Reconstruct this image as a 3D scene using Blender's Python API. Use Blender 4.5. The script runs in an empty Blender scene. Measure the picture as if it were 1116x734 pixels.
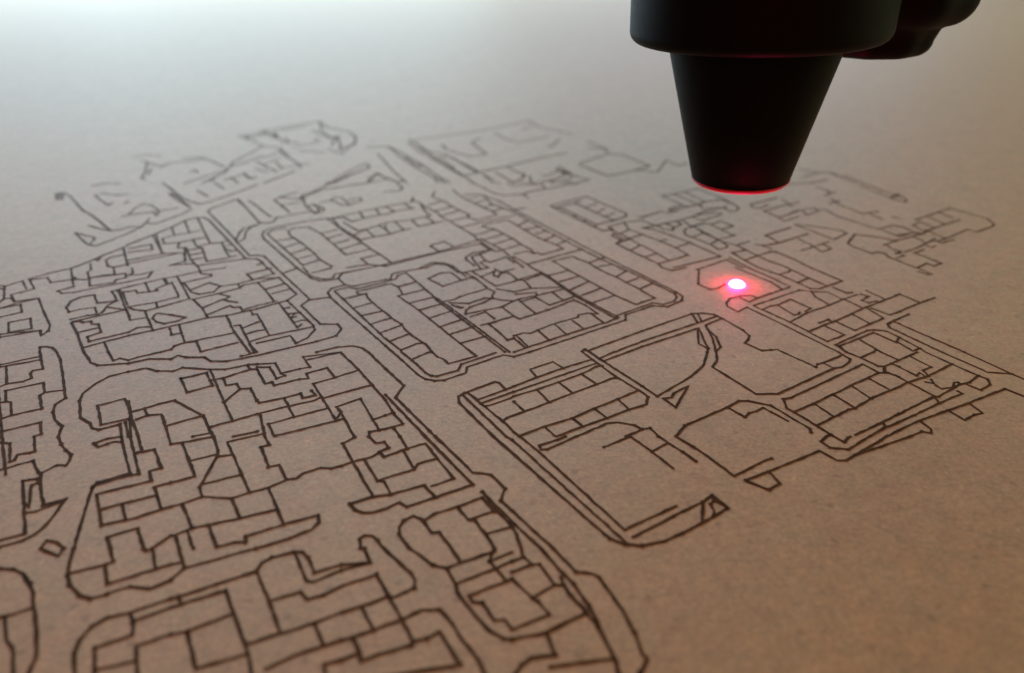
import bpy, bmesh, math, random
from mathutils import Vector
random.seed(7)
sc = bpy.context.scene
C = sc.collection

# ---------------------------------------------------------------- helpers
def tag(o, label, cat, group=None):
    o['label'] = label
    o['category'] = cat
    if group:
        o['group'] = group
    return o

def thing(name, label, cat, loc):
    o = bpy.data.objects.new(name, None)
    o.empty_display_size = .05
    C.objects.link(o)
    o.location = loc
    return tag(o, label, cat)

def obj(name, bm, mat, parent=None, smooth=True):
    me = bpy.data.meshes.new(name)
    bm.normal_update()
    bm.to_mesh(me)
    bm.free()
    me.materials.append(mat)
    if smooth:
        for p in me.polygons:
            p.use_smooth = True
    o = bpy.data.objects.new(name, me)
    C.objects.link(o)
    if parent:
        o.parent = parent
    return o

def lathe(bm, prof, cx=0, cy=0, n=96, cap0=True, cap1=True, lobes=0, amp=0, z0=0):
    rings = []
    for r, z in prof:
        ring = []
        for i in range(n):
            a = 2*math.pi*i/n
            rr = r*(1 + (amp*math.cos(lobes*a) if lobes else 0))
            ring.append(bm.verts.new((cx+rr*math.cos(a), cy+rr*math.sin(a), z+z0)))
        rings.append(ring)
    for a, b in zip(rings, rings[1:]):
        for i in range(n):
            j = (i+1) % n
            bm.faces.new((a[i], a[j], b[j], b[i]))
    if cap0:
        bm.faces.new(list(reversed(rings[0])))
    if cap1:
        bm.faces.new(rings[-1])
    return rings

def arc(cr, cz, r, a0, a1, n=6):
    return [(cr+r*math.cos(math.radians(a0+(a1-a0)*i/n)), cz+r*math.sin(math.radians(a0+(a1-a0)*i/n))) for i in range(n+1)]

def nodes(name):
    m = bpy.data.materials.new(name)
    m.use_nodes = True
    nt = m.node_tree
    b = nt.nodes['Principled BSDF']
    return m, nt, b

def add(nt, t, **kw):
    n = nt.nodes.new(t)
    for k, v in kw.items():
        setattr(n, k, v)
    return n

# ---------------------------------------------------------------- materials
def fibreboard_mat():
    m, nt, b = nodes('fibreboard')
    L = nt.links.new
    tc = add(nt, 'ShaderNodeTexCoord')
    def noise(scale, detail=4, rough=.6, src=None):
        n = add(nt, 'ShaderNodeTexNoise')
        n.inputs['Scale'].default_value = scale
        n.inputs['Detail'].default_value = detail
        n.inputs['Roughness'].default_value = rough
        L(src or tc.outputs['Object'], n.inputs['Vector'])
        return n
    def ramp(src, stops):
        r = add(nt, 'ShaderNodeValToRGB')
        e = r.color_ramp.elements
        while len(e) < len(stops):
            e.new(.5)
        for el, (p, c) in zip(e, stops):
            el.position = p
            el.color = (*c, 1)
        L(src, r.inputs['Fac'])
        return r
    def mix(a, bb, f=None, mode='MIX', fac=1.0):
        x = add(nt, 'ShaderNodeMix', data_type='RGBA', blend_type=mode)
        if f is not None:
            L(f, x.inputs['Factor'])
        else:
            x.inputs['Factor'].default_value = fac
        L(a, x.inputs['A'])
        L(bb, x.inputs['B'])
        return x.outputs['Result']
    # mottled brown pulp
    big = ramp(noise(14, 5, .65).outputs['Fac'], [(.3, BASE_A), (.7, BASE_B)])
    mid = ramp(noise(48, 4, .65).outputs['Fac'], [(.28, (.87, .87, .86)), (.5, (1, 1, 1)), (.75, (1.09, 1.08, 1.07))])
    col = mix(big.outputs['Color'], mid.outputs['Color'], mode='MULTIPLY')
    hue = ramp(noise(26, 3, .5).outputs['Fac'], [(.35, (1.03, .985, .97)), (.65, (.97, 1.01, 1.0))])
    col = mix(col, hue.outputs['Color'], mode='MULTIPLY')
    fine = ramp(noise(190, 3, .7).outputs['Fac'], [(.3, (.80, .79, .78)), (.7, (1.18, 1.18, 1.17))])
    col = mix(col, fine.outputs['Color'], mode='MULTIPLY')
    # short fibres lying in several directions
    for k, (ang, sx) in enumerate(((.3, 1), (1.5, 1), (2.5, 1))):
        mp = add(nt, 'ShaderNodeMapping')
        mp.inputs['Rotation'].default_value = (0, 0, ang)
        mp.inputs['Scale'].default_value = (30, 190, 1)
        mp.inputs['Location'].default_value = (k*3.1, k*1.7, 0)
        L(tc.outputs['Object'], mp.inputs['Vector'])
        n = noise(1, 2, .5, mp.outputs['Vector'])
        dk = ramp(n.outputs['Fac'], [(.26, (.82, .81, .80)), (.36, (1, 1, 1)), (.66, (1, 1, 1)), (.76, (1.14, 1.13, 1.12))])
        col = mix(col, dk.outputs['Color'], mode='MULTIPLY')
    # scattered dark flecks
    v = add(nt, 'ShaderNodeTexVoronoi')
    v.inputs['Scale'].default_value = 26
    L(tc.outputs['Object'], v.inputs['Vector'])
    v2 = add(nt, 'ShaderNodeTexVoronoi')
    v2.inputs['Scale'].default_value = 41
    L(tc.outputs['Object'], v2.inputs['Vector'])
    lf = ramp(v2.outputs['Distance'], [(.05, (1.22, 1.21, 1.19)), (.17, (1, 1, 1))])
    col = mix(col, lf.outputs['Color'], mode='MULTIPLY')
    fl = ramp(v.outputs['Distance'], [(.05, (.74, .71, .68)), (.17, (1, 1, 1))])
    col = mix(col, fl.outputs['Color'], mode='MULTIPLY')
    L(col, b.inputs['Base Color'])
    b.inputs['Roughness'].default_value = ROUGH
    b.inputs['Specular IOR Level'].default_value = SPEC
    bp = add(nt, 'ShaderNodeBump')
    bp.inputs['Strength'].default_value = .25
    bp.inputs['Distance'].default_value = .002
    L(noise(150, 4, .65).outputs['Fac'], bp.inputs['Height'])
    L(bp.outputs['Normal'], b.inputs['Normal'])
    return m

def char_mat():
    m, nt, b = nodes('scorched_line')
    L = nt.links.new
    tc = add(nt, 'ShaderNodeTexCoord')
    n = add(nt, 'ShaderNodeTexNoise')
    n.inputs['Scale'].default_value = 45
    n.inputs['Detail'].default_value = 5
    L(tc.outputs['Object'], n.inputs['Vector'])
    r = add(nt, 'ShaderNodeValToRGB')
    r.color_ramp.elements[0].position = .3
    r.color_ramp.elements[0].color = (.040, .017, .005, 1)
    r.color_ramp.elements[1].position = .75
    r.color_ramp.elements[1].color = (.115, .048, .014, 1)
    L(n.outputs['Fac'], r.inputs['Fac'])
    L(r.outputs['Color'], b.inputs['Base Color'])
    b.inputs['Roughness'].default_value = .75
    b.inputs['Specular IOR Level'].default_value = .05
    return m

def black_mat(name, col, rough, spec=.5, metal=0):
    m, nt, b = nodes(name)
    L = nt.links.new
    tc = add(nt, 'ShaderNodeTexCoord')
    n = add(nt, 'ShaderNodeTexNoise')
    n.inputs['Scale'].default_value = 60
    n.inputs['Detail'].default_value = 4
    L(tc.outputs['Object'], n.inputs['Vector'])
    mr = add(nt, 'ShaderNodeMapRange')
    mr.inputs['To Min'].default_value = rough-.06
    mr.inputs['To Max'].default_value = rough+.10
    L(n.outputs['Fac'], mr.inputs['Value'])
    L(mr.outputs['Result'], b.inputs['Roughness'])
    cr = add(nt, 'ShaderNodeValToRGB')
    cr.color_ramp.elements[0].color = (*[c*.75 for c in col], 1)
    cr.color_ramp.elements[1].color = (*[c*1.3 for c in col], 1)
    L(n.outputs['Fac'], cr.inputs['Fac'])
    L(cr.outputs['Color'], b.inputs['Base Color'])
    b.inputs['Specular IOR Level'].default_value = spec
    b.inputs['Metallic'].default_value = metal
    bp = add(nt, 'ShaderNodeBump')
    bp.inputs['Strength'].default_value = .12
    bp.inputs['Distance'].default_value = .001
    n2 = add(nt, 'ShaderNodeTexNoise')
    n2.inputs['Scale'].default_value = 300
    L(tc.outputs['Object'], n2.inputs['Vector'])
    L(n2.outputs['Fac'], bp.inputs['Height'])
    L(bp.outputs['Normal'], b.inputs['Normal'])
    return m

BASE_A = (.435, .246, .125)
BASE_B = (.475, .275, .144)
ROUGH = .65
SPEC = .5
M_board = fibreboard_mat()
M_char = char_mat()
M_black = black_mat('black_anodised', (.003, .003, .003), .5, .08)
M_rim = black_mat('glow_tinted_lip', (.62, .055, .13), .5, .1)  # red laser light on the lip is put into its base colour

# ---------------------------------------------------------------- the board and its engraving
PLAN = [
("",
["""-12480,19971 -12142,19666 -11422,18753 -11191,18497
-11191,18497 -10804,18153 -10335,17645 -9821,17071
-10524,17416 -10237,17240 -9821,17071""",
"""-10614,16926 -9947,16182 -9695,16054 -9591,16254 -9293,16884
-9293,16884 -9174,17313 -9183,17597 -9222,17889
-9183,17597 -8906,17556 -8604,18103 -8419,18588"""],
["""-12694,19939 -12406,19416 -12326,19416 -12633,19987 -12540,19987 -12236,19416""",
"""-10614,16926 -10278,16758 -9981,16607 -9911,16436 -9888,16152""",
"""-9821,17071 -9615,17121 -9489,17316
-9489,17316 -9174,17330"""]),
("",
[],
["""-9987,18050 -9892,18206
-9892,18206 -9945,18724 -9874,19048 -9668,19001 -9329,18633 -9153,18321 -9155,18146 -9343,18416
-9892,18206 -9355,18409 -8820,18724"""]),
("",
[],
["""-11539,19778 -11195,19385 -10753,18930 -10762,19155
-11539,19778 -11388,19939 -10904,19778 -10653,19863"""]),
("",
[],
["""-10388,19275 -10381,19079"""]),
("",
["""-9277,25950 -9350,26329 -9001,27137 -8678,27416 -8051,28136 -7325,28584 -6852,27700 -5900,26999 -5487,26199 -5364,25195 -5830,24717""",
"""-10104,20877 -9654,20340 -9012,19528 -8681,19238 -8363,19048 -8153,19238 -7695,20029 -7335,20713""",
"""-10522,23483 -10048,23634 -9453,23123 -8909,22550""",
"""-7186,20893 -7109,21042 -6622,22060"""],
["""-8971,20878 -8888,21221 -8677,21868
-8905,21149 -8762,21095 -8802,21484
-9697,26438 -9293,25941 -8934,26461 -8977,27138
-6333,22957 -6628,22752 -7149,22352
-8590,26863 -8301,26069 -8073,25941 -7841,25439
-8842,26594 -8386,26303
-7750,24620 -7491,24030 -7282,23699 -6738,22957
-7374,22352 -7189,22050
-8173,23699 -7963,23591 -7673,24256
-8677,21868 -8739,22550 -8412,22957 -8173,23699
-7367,25439 -7802,25730
-7242,23644 -6738,22957 -6496,22451
-8071,23165 -7774,22752 -7460,23483
-9480,20879 -9162,21487 -8757,22164 -8734,22498
-7307,22241 -7096,21957
-7807,22797 -7455,22339
-7455,23063 -7066,22415
-8725,22567 -8803,23063 -8539,24228 -8460,25063
-9277,25950 -8997,25723 -8460,25063
-9697,26438 -9480,26533 -9350,26329
-8977,27138 -8289,26062
-8526,26893 -8156,25988
-7979,26180 -7626,25280
-7750,24620 -7242,23829
-6600,22772 -6698,22699
-8460,25063 -7705,24744""",
"""-7325,28584 -6961,27276 -6339,25941 -6123,26461
-7296,27276 -6711,26461 -6135,26199
-6135,26199 -5660,24485
-5590,26399 -5404,25723 -5575,24027 -6138,24640
-6194,26290 -6119,25063""",
"""-11773,23270 -11246,22854 -10832,22550 -10770,22957 -10348,23060 -9825,23443
-11494,23050 -11089,21964 -10955,21403 -10767,21221
-11060,22352 -10924,21774""",
"""-8402,21221 -8301,21403 -7933,20898
-8093,21774 -7620,21311 -7750,21334
-8277,21370 -8093,21774
-8074,21906 -7744,21324 -7576,21487""",
"""-9552,19927 -9061,19334 -8510,18773
-9508,19978 -9351,19826 -8510,18773""",
"""-8415,27313 -8182,27388 -7637,28010""",
"""-12209,23591 -11997,23919 -11413,23809""",
"""-7368,24954 -6896,25316 -6638,25563""",
"""-7075,24432 -6211,24228""",
"""-8604,20877 -8155,20340""",
"""-9728,21964 -9697,22254 -9505,21964""",
"""-7882,22352 -7582,22098 -7431,21964""",
"""-8846,20183 -8373,19676""",
"""-6768,25950 -6842,25678"""]),
("",
[],
["""-12027,20606 -11837,20866 -11358,20866"""]),
("",
["""-5229,20882 -4875,21680 -4394,22451
-4518,20735 -4147,20953 -3640,21311
-4203,20921 -4124,21403 -4035,21868 -3812,21494 -3303,20953 -3262,20928
-5789,19446 -5792,19826 -5544,20132 -5295,20767 -5229,20882
-5544,19028 -5694,19431 -5672,19726 -5374,20235 -4990,20459
-5086,20403 -4739,20637 -4390,20810
-3547,20080 -3141,20183 -3117,20498 -3318,20767"""],
["""-5169,20880 -5116,20989 -4782,21774 -4394,22451
-5169,20880 -4849,21721
-4612,22854 -4948,22060 -5287,21042 -5411,20886
-4536,22854 -4409,22511 -4450,22353""",
"""-4146,21868 -3262,20928
-3262,20928 -3195,21216
-4272,21311 -4067,21698"""]),
("",
[],
["""-5138,19190 -4921,19334 -4857,19627 -4658,19577 -4348,18955 -4533,18955 -4776,19238 -4921,19334
-4453,19334 -4153,19577 -4078,19334 -4348,18955"""]),
("",
["""-3588,25941 -2789,24370 -2397,23376 -1415,21568
-1470,21568 -993,21964 -106,22651 833,23483 1758,24143
-1415,21568 -1122,20886
1558,20877 1738,21042
1789,20791 2265,21224 1963,21498 1840,21683
-1122,20886 -750,20340 -481,19927 -191,19776 51,19826
51,19826 307,19876 536,20132 932,20340 1952,20939""",
"""-2529,26329 -997,27276 643,28736 1031,27700 1806,26999 2139,26728""",
"""-4876,24835 -4151,24954 -3686,24256 -2800,22752 -2113,21403 -1808,20953""",
"""1567,21837 1491,21982"""],
["""-3243,25263 -2583,23483 -1470,21568
-2789,24370 -2214,24030 -1300,22550 -993,21964
-2583,23483 -2077,23809 -1044,21921
-3452,25218 -3114,24446
-2431,23581 -2339,23633 -1775,22465
-3575,25500 -2975,24127 -2859,23947""",
"""-492,21964 49,20913
-172,22600 391,21587 49,20913
49,20913 334,21403 368,21868
528,21587 552,20953 591,20882
221,20953 492,20879
939,21587 1520,22156 1803,21964
591,20882 919,21042 1141,21221
1347,22257 1487,22550 1632,22156 1777,21587
1141,21221 1396,20953 1764,21403
1347,22257 1741,21726
1121,21001 1196,20882
1121,21001 1663,21832
-133,20877 53,20605
53,20605 549,20713
591,20882 649,20713 882,20767 932,20340""",
"""-4151,24954 -3687,23809 -3006,22550 -2402,21587 -2087,21154
-3073,22674 -2931,22391 -2800,22752 -3044,22848
-2438,21644 -2272,21366 -2159,20915
-3425,23594 -3044,22848
-2087,21154 -1943,20893
-4283,24932 -4076,24769""",
"""-2370,25195 -2199,24600 -1357,23699 -833,24030 -1380,25439 -1152,26069""",
"""-4377,24030 -3632,22156 -3048,20901""",
"""-875,21774 -546,20901
-810,21602 -532,21221
-473,20953 -330,20883""",
"""-3529,25825 -3144,25992 -2529,26329""",
"""345,27276 762,27844""",
"""307,19876 460,19528"""]),
("",
[],
["""-584,26728 -184,25941 198,25439 1246,26329""",
"""1193,25074 1313,24954 1679,25941"""]),
("",
[],
["""2609,25693 3077,24722 3213,24839"""]),
("",
["""2135,22961 3122,24034 3589,23923 4279,22655 3625,22063 2846,21590 2118,22756""",
"""2523,24722 3077,24722 3148,24260"""],
["""2846,21590 3813,22199 4390,21967 4906,23274 5193,22655 5484,22961"""]),
("",
["""10001,20659 10353,19528 10485,19334
10353,19528 10669,19876 10676,19707
10537,19627 10709,19726 10739,19382 10587,19190 10485,19334""",
"""9578,21903 9868,21227 9967,20885"""],
["""8666,21501 9329,21970 9682,21875 9765,21365
8793,22359 9269,21928
9699,21622 9843,21285""",
"""8504,19048 8892,19334
8716,19528 8745,18955 9078,18277 9542,18454
9249,18342 9396,17847""",
"""9940,21687 10195,20776
10163,20888 10550,19826 10775,19927""",
"""8644,20861 9220,21227
7955,20767 8777,20945""",
"""8650,19776 9053,20080
8688,20498 8885,20235 8870,19942"""]),
("",
["""6376,19001 7048,19431
7048,19431 7251,19577""",
"""7347,19382 7456,18862"""],
["""6580,18498 6695,18277
6580,18498 6804,18633
6804,18633 7119,18862 7720,19190
7120,18195 7425,18498 7987,18724 7997,18498 7618,18189 7590,18454
6808,17974 7561,18553
6808,17974 6874,17721 7337,18060
6695,18277 6808,17974
7994,18553 8210,18588 8369,18060 8615,17721 8980,17154 9473,17434 9586,17332
9524,17388 9658,17313 9765,16997 9928,16843""",
"""6376,19001 6371,18770 6497,18679 6823,18955"""]),
("",
["""6262,16862 6094,16729 6176,16578
6262,16862 6871,17273
6047,16158 6302,16284 7147,16843
6176,16578 6275,16271"""],
["""6810,16504 6968,16176 7071,15721 7373,15894 7276,16206
6634,15790 7453,16320""",
"""5686,16176 5827,16105 5966,15894
5824,16106 6047,16158"""]),
("",
["""7067,17474 7425,17393 8045,17075 8109,16881 7644,16467 7067,17474"""],
[]),
("",
[],
["""9735,18017 9881,17974"""]),
("",
["""4660,8764 4790,8585 4887,8694 4935,8720
4314,9343 4538,8985 4660,8764
5019,8757 5163,8842 5553,9073 5912,9302
5830,9249 6686,9772""",
"""4267,9690 4410,9739 5958,10757 6111,10479"""],
["""4457,8596 4582,8718
4457,8596 4530,8456 4775,8413 5229,8730
4359,8382 4523,8165 4651,8165 4829,8288 5339,8628 5490,8748
4829,8288 5273,8477 5845,8741
4267,9690 4239,9436 4314,9343 4692,9562 5495,10090 6111,10479 6264,10479 6392,10354
4538,8985 4879,9207 5185,9405 5286,9436 5649,9706 6259,10051
4711,9574 4884,9210
5095,9827 5297,9445
5490,10087 5653,9709
5874,10282 6046,9988
5229,8730 5547,8942 5814,9079
5449,8715 5721,8876
4582,8718 4660,8764
5553,9073 5547,8942
6346,10399 6462,10187 6686,9772
5731,9037 6260,9343 6660,9578 7166,9854 7128,9921
5638,8827 6109,9102 6613,9343 7083,9562 7791,9921 7922,9988 8098,9772
7125,9584 7186,9313 7047,9267 6817,9132 6695,9382
6129,9112 6198,8899 6149,8799 6034,8842 5809,8724"""]),
("",
["""2472,8611 2586,8475
2586,8475 2735,8270 3005,7832
2387,8720 2574,8985 3331,9467 3555,9642 3700,9642 4014,9514
4014,9514 4409,8913 4391,8813
2387,8720 2472,8611"""],
["""3134,7738 3504,7927 4359,8382
3499,7924 3576,7680 3390,7551 3134,7738
3134,7738 3164,7698 3359,7573
3005,7832 3557,8185 3627,8206""",
"""3331,9467 3526,9207 3625,9313 3744,9359 3878,9452 3962,9343
3962,9343 4147,9102"""]),
("",
["""5700,11165 5734,11085 5812,10929 5746,10813 5569,10663 5419,10626 4223,9837 4115,9846"""],
["""4722,11169 5123,10663 5196,10757 5288,10794 5675,11014"""]),
("",
["""2093,6755 2355,6918 2759,7200 2617,7445
2617,7445 2469,7321 2169,7137
0,8340 1188,6658 1361,6569 1560,6544 1849,6620 2093,6755
1470,6684 2169,7137"""],
["""105,8728 358,8396 1385,6814 2108,7240""",
"""2464,7318 2371,6929
2617,7445 2616,7339 2552,7269 2567,7133 2526,7037
2616,7339 2759,7200"""]),
("",
["""937,8720 1422,9043 1580,9073 1829,9000 1926,8899 1857,8842 1654,8721"""],
["""2414,8355 2554,8147
1918,8892 2050,8927 2134,8720
1310,8467 1727,8720
1727,8720 1980,8361 2212,7990
1980,8361 2250,8569
2134,8720 2414,8355"""]),
("",
["""-9011,15934 -9238,15524 -9319,15292 -9424,15066 -9591,14784
-9011,15934 -8965,16161
-10191,14229 -9934,14513 -9591,14784
-8965,16161 -8657,16766 -8405,17313 -8266,17763 -8054,17974 -7884,17991 -7670,17805 -5955,15319 -5703,15303""",
"""-9278,13638 -9117,13535 -8904,13573 -8691,13709 -8028,14096
-8177,14423 -7944,14453 -7750,14604 -7708,14305 -8028,14096
-8281,14819 -8119,14513 -8177,14423"""],
["""-9002,15980 -8772,15557 -9019,15391
-8772,15557 -8411,14908
-9319,15292 -9207,15194 -9264,15449
-9293,15034 -9120,14724
-9019,15391 -9043,15227 -8852,14908 -8689,14837
-8689,14837 -8452,15031
-8689,14837 -8493,14466
-10191,14229 -10131,14188 -9832,14305 -9629,14045 -9280,14206 -8904,14207
-9591,14784 -9328,14335 -9046,13847 -9278,13638
-9328,14335 -9219,14276 -9230,14165
-9125,14573 -9120,14724
-9125,14573 -8925,14247 -8727,13875 -8307,14045 -8327,14188 -8174,14305 -8281,14513 -8475,14453 -8944,14285
-8944,14285 -8704,14417 -8493,14466
-8657,16766 -7960,15636
-8617,16853 -7960,15636
-8026,17977 -7080,16234
-8269,17755 -7828,16920 -7634,17075
-8414,17293 -8130,16766 -8328,16541
-8130,16766 -7828,16920
-8328,16541 -8152,16212 -7829,16284 -7574,16467 -7294,16629
-7829,16284 -7730,15963 -7570,15963 -7258,15189
-8750,15687 -8271,15859 -8447,16176 -8843,15894
-8538,15221 -7934,15619 -7581,15653
-8452,15031 -7581,15653 -7476,15653 -7258,15189 -7495,14953
-7495,14953 -7183,15029 -6981,15025
-7676,15963 -7543,15963 -7179,15286 -6827,14820
-7574,16467 -7343,16069 -7170,15963 -6773,15157
-7453,15796 -7170,15963
-7299,15509 -7037,15694
-7155,15254 -6888,15392
-7311,16050 -7080,16234 -6828,16284 -6715,16420
-6828,16284 -6518,15687 -6349,15418 -6237,15471
-6708,16053 -6548,16178
-6634,15911 -6435,15755 -6300,15819
-6773,15157 -6379,15352
-6907,14927 -5955,15319"""]),
("",
["""-9468,13307 -9080,12774 -8611,12159 -8520,11935 -8550,11760 -8680,11957 -8965,11900 -9203,11856 -9329,11804 -10017,11518
-10046,11335 -9263,11696 -8935,11847 -8680,11957""",
"""-11447,13999 -10516,13764 -10407,13737"""],
["""-10141,14195 -9803,13736 -9979,13573 -10114,13465
-11389,14081 -10600,13903 -10476,13875 -10267,14131 -9956,13736
-10490,13878 -10143,13281 -10145,13151 -10162,12050
-10143,13281 -10018,13322 -9876,13172
-10114,13465 -9860,13151 -9468,13307
-10484,12288 -9969,12861 -9799,13049 -9468,13307
-10337,12666 -9969,12861 -9660,13023 -9450,12701 -9741,12485 -10037,12265""",
"""-9452,12274 -9134,12437 -8877,12024 -9224,11891 -9452,12274"""]),
("",
["""-8249,11165 -8336,11340 -8246,11360 -8111,11319 -7952,11165
-7952,11165 -7740,10890 -7443,10407 -7035,9723 -7103,9546 -7028,9343 -6888,9132 -6689,8971 -6611,8720
-6611,8720 -6473,8538 -6332,8396 -6202,8292 -6152,8156 -6153,8056 -6279,8056 -6403,7893
-7558,7637 -7004,7964 -6667,8162 -6441,7893 -6403,7893 -6235,7580 -6018,7260
-6018,7260 -5794,7377 -5782,7169 -5787,6894 -5830,6736 -5920,6633 -6129,6519 -6506,6315"""],
["""-9097,10514 -8683,10738 -8151,11026 -8249,11165
-9058,10475 -8638,10663 -8086,10909 -7879,10607 -8022,10552 -8008,10461 -7908,10317 -7989,10212 -8210,10142 -8554,10700
-8151,11026 -8086,10909
-8757,9362 -8271,10056 -8210,10142
-8107,9937 -7640,10177 -7452,9887 -7489,9804 -7247,9436 -7609,9252 -7830,9610 -7920,9626 -8107,9937
-8491,9367 -7991,9594 -7920,9626
-8255,8725 -7720,9162 -7609,9253
-8512,10366 -7720,9162 -7614,9000 -6870,7869
-7454,9883 -7175,9957
-7837,8661 -7527,8828 -7071,9073 -6894,8785 -6962,8720
-8138,8663 -7373,8574 -7219,8556 -6972,8139 -6928,8173 -6955,8292 -6802,8344 -6757,8379 -6857,8538 -6962,8720""",
"""-6325,7695 -6389,7781 -6557,7734 -5958,6746
-6302,7313 -6185,7226 -6391,7641 -6325,7695
-6180,7113 -6049,7141 -5792,7339
-6674,6408 -6198,6633 -5958,6746"""]),
("",
["""-8256,12251 -7946,11847 -7475,11165
-6550,16442 -6462,16284 -5934,15498 -5765,15508
-5765,15508 -5602,15485 -5144,14820
-5703,15303 -5557,15157 -5338,14820
-5324,14045 -4939,14305 -4354,13492 -4475,13203 -3704,12159 -3640,11979 -3694,11674 -3853,11484 -4028,11760 -4551,11484
-5338,14820 -5101,14513
-5144,14820 -4030,13255 -4132,12973 -3585,12205 -3262,12205 -3151,12024 -3192,11760 -3498,11547 -4278,11127
-7475,11165 -7179,10813 -7015,10719 -6526,10785
-6526,10785 -6235,10929 -5859,10929 -5787,11046 -5625,10987 -5307,10987 -5140,10852 -4884,10852 -4419,11046
-4684,11026 -4455,11165
-4419,11046 -4213,11162""",
"""-8540,12701 -8700,12898 -8744,13177 -8654,13359 -8430,13465 -8192,13100 -8034,13125 -7820,13203
-8158,13627 -8066,13681 -7749,13223
-8158,13627 -7974,13386 -7853,13177"""],
["""-8540,12701 -8381,12823 -8138,12898 -7996,12676
-7896,12676 -7928,12998 -7853,13177
-7920,12915 -7485,12802
-8350,12400 -8113,12556 -7938,12604 -7896,12676
-8256,12251 -8254,12320 -7485,12802
-8044,13736 -7634,13023 -7485,12802
-8044,13736 -7915,13847
-7922,13600 -7809,13613
-7922,13600 -7566,13023
-8255,12291 -8124,12320 -8057,12274 -7929,12320 -7850,12205 -7732,12205 -7526,11891 -7691,11717 -7575,11547 -7028,11891
-7959,11864 -7648,12077
-7581,11319 -7297,11526 -6969,11760
-7297,11526 -7047,11165
-7485,12802 -7306,12539
-7915,13847 -7680,14016 -7367,14247 -7122,14364 -6771,14604 -6249,14819
-6877,13988 -6852,14045 -6389,14364 -6420,14453 -6664,14513 -6827,14820
-7122,14364 -6877,13988 -6440,13281 -6596,13151
-7330,14265 -7165,13988 -7092,14045 -6721,13439 -6701,13359
-7171,13974 -7298,13736 -7240,13654 -7592,13546 -7699,13681 -7809,13613
-7648,14040 -7382,13610
-7367,14247 -7171,13974
-7496,12923 -7041,13125 -6701,13359
-7041,13125 -6915,12888
-6596,13151 -7083,12750 -7328,12799 -7496,12923
-6852,14045 -6505,13573 -6311,13492 -6070,13600 -6024,13875 -6323,14045 -6569,13681
-6026,13864 -5704,13988 -5593,13792 -5948,13519 -6361,13255 -6038,12873 -5778,12461
-5704,13988 -5383,14241
-5593,13792 -5566,13931 -5324,14045
-5948,13519 -5671,13386 -5729,13231
-6038,12873 -5765,13255 -5647,13177 -5447,13125
-5845,12567 -5533,12973 -5441,12898 -5314,12923 -5225,12786
-5225,12786 -5000,12973
-6817,12437 -6845,12580 -6798,12652 -6525,12580 -6198,12475 -6312,12320 -6513,12228 -6693,12297 -6817,12437
-6969,11760 -6613,11957 -5778,12461 -5438,12556 -4959,12836
-7108,12754 -6605,11962
-7404,12682 -7211,12367 -6929,12473
-7028,11891 -6938,12069 -6700,12111
-5458,12550 -5087,11891 -4588,11166
-5168,12137 -5068,12159 -4496,11140
-6222,12193 -5845,11505
-6322,12024 -6193,11782 -6042,11865
-5845,11505 -5115,11847
-6136,11165 -5992,11258 -5981,11381 -5845,11505 -5655,11547
-5655,11547 -5438,11182
-5438,11182 -4899,11505
-4997,12033 -4790,12274
-4869,11804 -4691,11946
-5071,12770 -4969,12604 -4893,12616
-4686,11547 -4593,11621
-4670,11449 -4455,11165
-5492,14604 -5668,14483 -5451,14187
-5390,14235 -4954,14295
-4921,14508 -4674,14799
-5492,14604 -5247,14788
-5383,14241 -5101,14513
-5067,13720 -4719,13999
-4862,13519 -4534,13742
-5309,14054 -5057,13709 -4708,13155
-5000,12973 -4674,13177
-4959,12836 -4607,13100 -4475,13203
-4607,13100 -4448,12848 -3984,12080
-4448,12848 -4349,12898
-4312,12624 -4173,12652 -4082,12671
-4195,12437 -4115,12508
-4099,12271 -3970,12367 -3843,12348
-3984,12080 -3930,12205
-4173,12652 -4195,12437
-4893,12616 -4405,11760 -3685,12106
-4790,12274 -4722,12317
-4691,11946 -4536,11990
-4593,11621 -4405,11760
-7047,11165 -6823,10871 -6751,10948 -6672,10929 -6574,10890
-6574,10890 -6459,10987 -6136,11165""",
"""-4036,13236 -3643,13353""",
"""-5601,14965 -5511,15085"""]),
("",
["""-7933,18454 -7923,18679 -7547,19382 -7453,19431
-7933,18454 -6550,16442
-6550,16442 -6613,16920 -6615,17233 -6341,17490
-5791,19690 -5515,18955 -5409,18770 -5223,18498 -5509,18321 -6010,17974 -5997,17721 -6078,17597 -6309,17597 -6352,17454"""],
["""-6462,16284 -6367,16541 -6484,16997 -6457,17273 -6352,17454
-7495,19409 -7042,18770 -6464,17826
-7453,19431 -6515,17908
-6464,17826 -6309,17597""",
"""-6465,19382 -6375,19627 -6016,20080
-6465,19382 -5801,18409
-6384,19603 -5770,19441
-6127,19001 -5716,19143""",
"""-5409,18770 -5322,19048 -5048,18588 -5111,18277 -5223,18498
-5177,18955 -4937,18633 -4942,18454 -5111,18277""",
"""-7110,19286 -6784,18885
-6784,18885 -6461,18409 -6181,18060"""]),
("",
["""-6020,16766 -6046,16997 -5962,17193 -5385,17597 -5001,17805 -4708,17932 -4605,17932 -3973,18409 -3597,18679 -3362,18847
-6020,16766 -5912,16541 -4674,14799
-2771,14902 -1654,15687 -728,16212 -516,15824 -891,15653 -1036,15418 -1029,15286 -833,14934
-4674,14799 -4250,14276 -4046,14131 -3835,14159 -3672,14247 -3640,14513 -2786,15002"""],
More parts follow.
